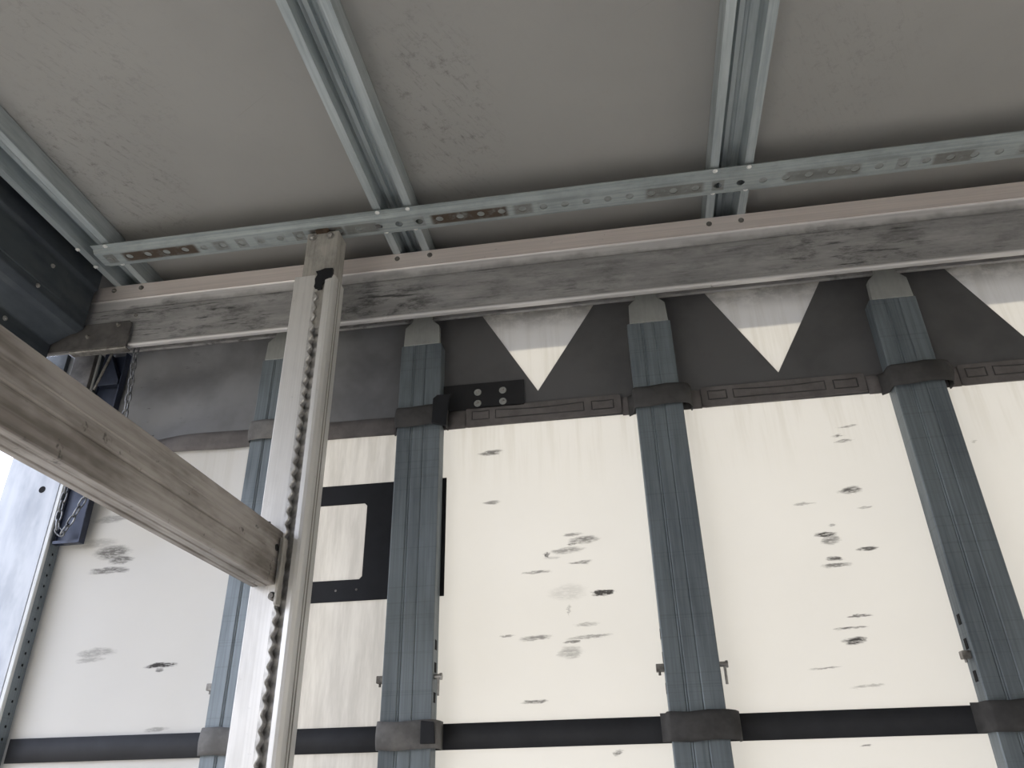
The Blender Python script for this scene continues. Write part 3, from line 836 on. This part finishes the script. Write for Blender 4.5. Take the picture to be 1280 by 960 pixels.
# left flange and back, right flange: a C profile open at the slot
ring_l = [(-0.4128, YF + 0.003), (-0.4140, YF), (PL + 0.0012, YF), (PL, YF + 0.0012), (PL, YB), (PR, YB), (PR, YF + 0.010), (PR - 0.0005, YF + 0.0055), (PR - 0.0035, YF + 0.001), (PR - 0.0070, YF), (-0.3990, YF), (-0.3975, YF + 0.003)]
n = len(ring_l)
mb.add([(x, y, FLOOR_Z) for x, y in ring_l] + [(x, y, ZP) for x, y in ring_l], [(i, i + 1, i + 1 + n, i + n) for i in range(n - 1)])
mb.build('outer_profile', M_POST, up, 0, False, 0.0014, 0)
MB().box(PR, PR + 0.0004, YF + 0.0105, YB - 0.0015, FLOOR_Z, ZP - 0.0005).build('flank', M_FLANK_SHADE, up)  # thin darker skin carrying the flank's shade
# ridges on the flank
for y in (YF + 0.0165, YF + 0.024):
    MB().box(PR, PR + 0.0012, y, y + 0.0022, FLOOR_Z, ZP).build('flank_rib', M_FLANK_SHADE, up)
# toothed edge
mb = MB()
rows_ = []
for z in zs:
    e_ = -0.4110 + tooth(z)
    rows_.append([(-0.4155, YF - 0.0006, z), (e_ - 0.0010, YF - 0.0006, z), (e_, YF + 0.0006, z), (e_ - 0.0002, YF + 0.009, z)])
mb.add([p for r in rows_ for p in r], [(i * 4 + j, i * 4 + j + 1, (i + 1) * 4 + j + 1, (i + 1) * 4 + j) for i in range(len(rows_) - 1) for j in range(3)])
mb.build('toothed_rack', M_RACK, up, 0, False, 0.0008)
# ridged strip inside the slot
mb = MB()
rows_ = []
for z in zs:
    d_ = 0.0016 * math.cos(2 * math.pi * ((z / PITCH) % 1.0))
    rows_.append([(-0.4135, YF + 0.0105 - d_, z), (-0.4050, YF + 0.0085 - d_, z), (-0.3975, YF + 0.0050 - d_ * 0.5, z)])
mb.add([p for r in rows_ for p in r], [(i * 3 + j, i * 3 + j + 1, (i + 1) * 3 + j + 1, (i + 1) * 3 + j) for i in range(len(rows_) - 1) for j in range(2)])
mb.build('slot_strip', M_RACK, up, 0, True)
# telescoping inner tube with head bolts
IN = (-0.4385, -0.3885, YF + 0.0035, YB - 0.0030)
it = MB().box(*IN, 0.60, 0.7745).build('inner_tube', M_INNER, up, 0.0015)
for x in (-0.4295, -0.4010):
    MB().bolt((x, IN[2], 0.7650), 1, -1, 0.0058, 0.0055).build('head_bolt', M_BOLT, it)
MB().prism([(-0.4240, 0.7715), (-0.4060, 0.7715), (-0.4040, 0.7780), (-0.4090, 0.7790), (-0.4210, 0.7790), (-0.4255, 0.7775)], 1, IN[2] - 0.0040, IN[2] + 0.012).build('rusty_catch', M_RUST, it, 0.001)
MB().prism([(-0.4128, 0.6640), (-0.4035, 0.6650), (-0.4040, 0.6720), (-0.3990, 0.6800), (-0.3900, 0.6830), (-0.3888, 0.6900), (-0.3890, 0.6990), (-0.4010, 0.7000), (-0.4090, 0.6970), (-0.4150, 0.6960), (-0.4120, 0.6900), (-0.4150, 0.6820), (-0.4138, 0.6740), (-0.4150, 0.6690)],
           1, YF - 0.0022, YF + 0.0036).build('ragged_dark_patch', M_FRAME, up, 0.0004)  # dark patch with a ragged outline at the tube joint

# ------------------------------------------------------------------ cross beam hooked into the upright
be = thing('decking_beam', (-0.428, 0.4, 0.2325), 'weathered aluminium cross beam running from the near left to the upright post', 'beam')
BX0, BX1, BZ0, BZ1 = -0.4440, -0.4125, 0.2325, 0.2985
yb0, yb1 = -0.30, 0.8580
h = BZ1 - BZ0
prof = [(BX0, BZ1 - 0.001), (BX0, BZ0 + 0.001), (BX0 + 0.001, BZ0), (BX0 + 0.007, BZ0), (BX0 + 0.008, BZ0 + 0.001), (BX0 + 0.010, BZ0 + 0.001), (BX0 + 0.011, BZ0), (BX0 + 0.019, BZ0), (BX0 + 0.020, BZ0 + 0.001), (BX0 + 0.022, BZ0 + 0.001), (BX0 + 0.023, BZ0),
        (BX1 - 0.0012, BZ0), (BX1, BZ0 + 0.0012), (BX1, BZ0 + 0.42 * h), (BX1 - 0.0009, BZ0 + 0.44 * h), (BX1 - 0.0009, BZ0 + 0.455 * h), (BX1, BZ0 + 0.475 * h), (BX1, BZ0 + 0.66 * h), (BX1 - 0.0006, BZ0 + 0.67 * h), (BX1, BZ0 + 0.69 * h), (BX1, BZ1 - 0.0015), (BX1 - 0.0015, BZ1), (BX0 + 0.001, BZ1)]
mb = MB()
n = len(prof)
mb.add([(x, y, z) for y in (yb0, yb1) for x, z in prof], [(i, (i + 1) % n, (i + 1) % n + n, i + n) for i in range(n)] + [tuple(range(n))[::-1], tuple(range(n, 2 * n))])
mb.build('beam_profile', M_BEAM, be)
MB().cyl((BX1 - 0.0008, 0.846, 0.275), 0, 0.0042, 0.0016, 16).build('end_bolt', M_BLACK, be)
ef = MB().box(BX1 - 0.008, BX1 + 0.0040, 0.8535, 0.8608, 0.2180, 0.2900).build('end_fitting', M_POST, be, 0.001)
MB().box(BX1 + 0.0035, BX1 + 0.0070, 0.8480, 0.8605, 0.2080, 0.2880).build('guide_plate', M_INNER, ef, 0.0008)
MB().cyl((BX1 - 0.002, 0.8535, 0.2195), 1, 0.0050, 0.006, 14).cyl((BX1 - 0.002, 0.850, 0.2195), 1, 0.0030, 0.004, 12).build('lock_pin', M_LATCH, ef)
MB().cyl((BX1 - 0.003, 0.852, 0.247), 1, 0.0030, 0.006, 12).build('spring_catch', M_RUST, ef)
MB().cyl((-0.4300, 0.851, BZ1), 2, 0.0020, 0.005, 10).cyl((-0.4300, 0.851, BZ1 + 0.005), 2, 0.0036, 0.006, 14, 0.0028).build('release_knob', M_BLACK, be)
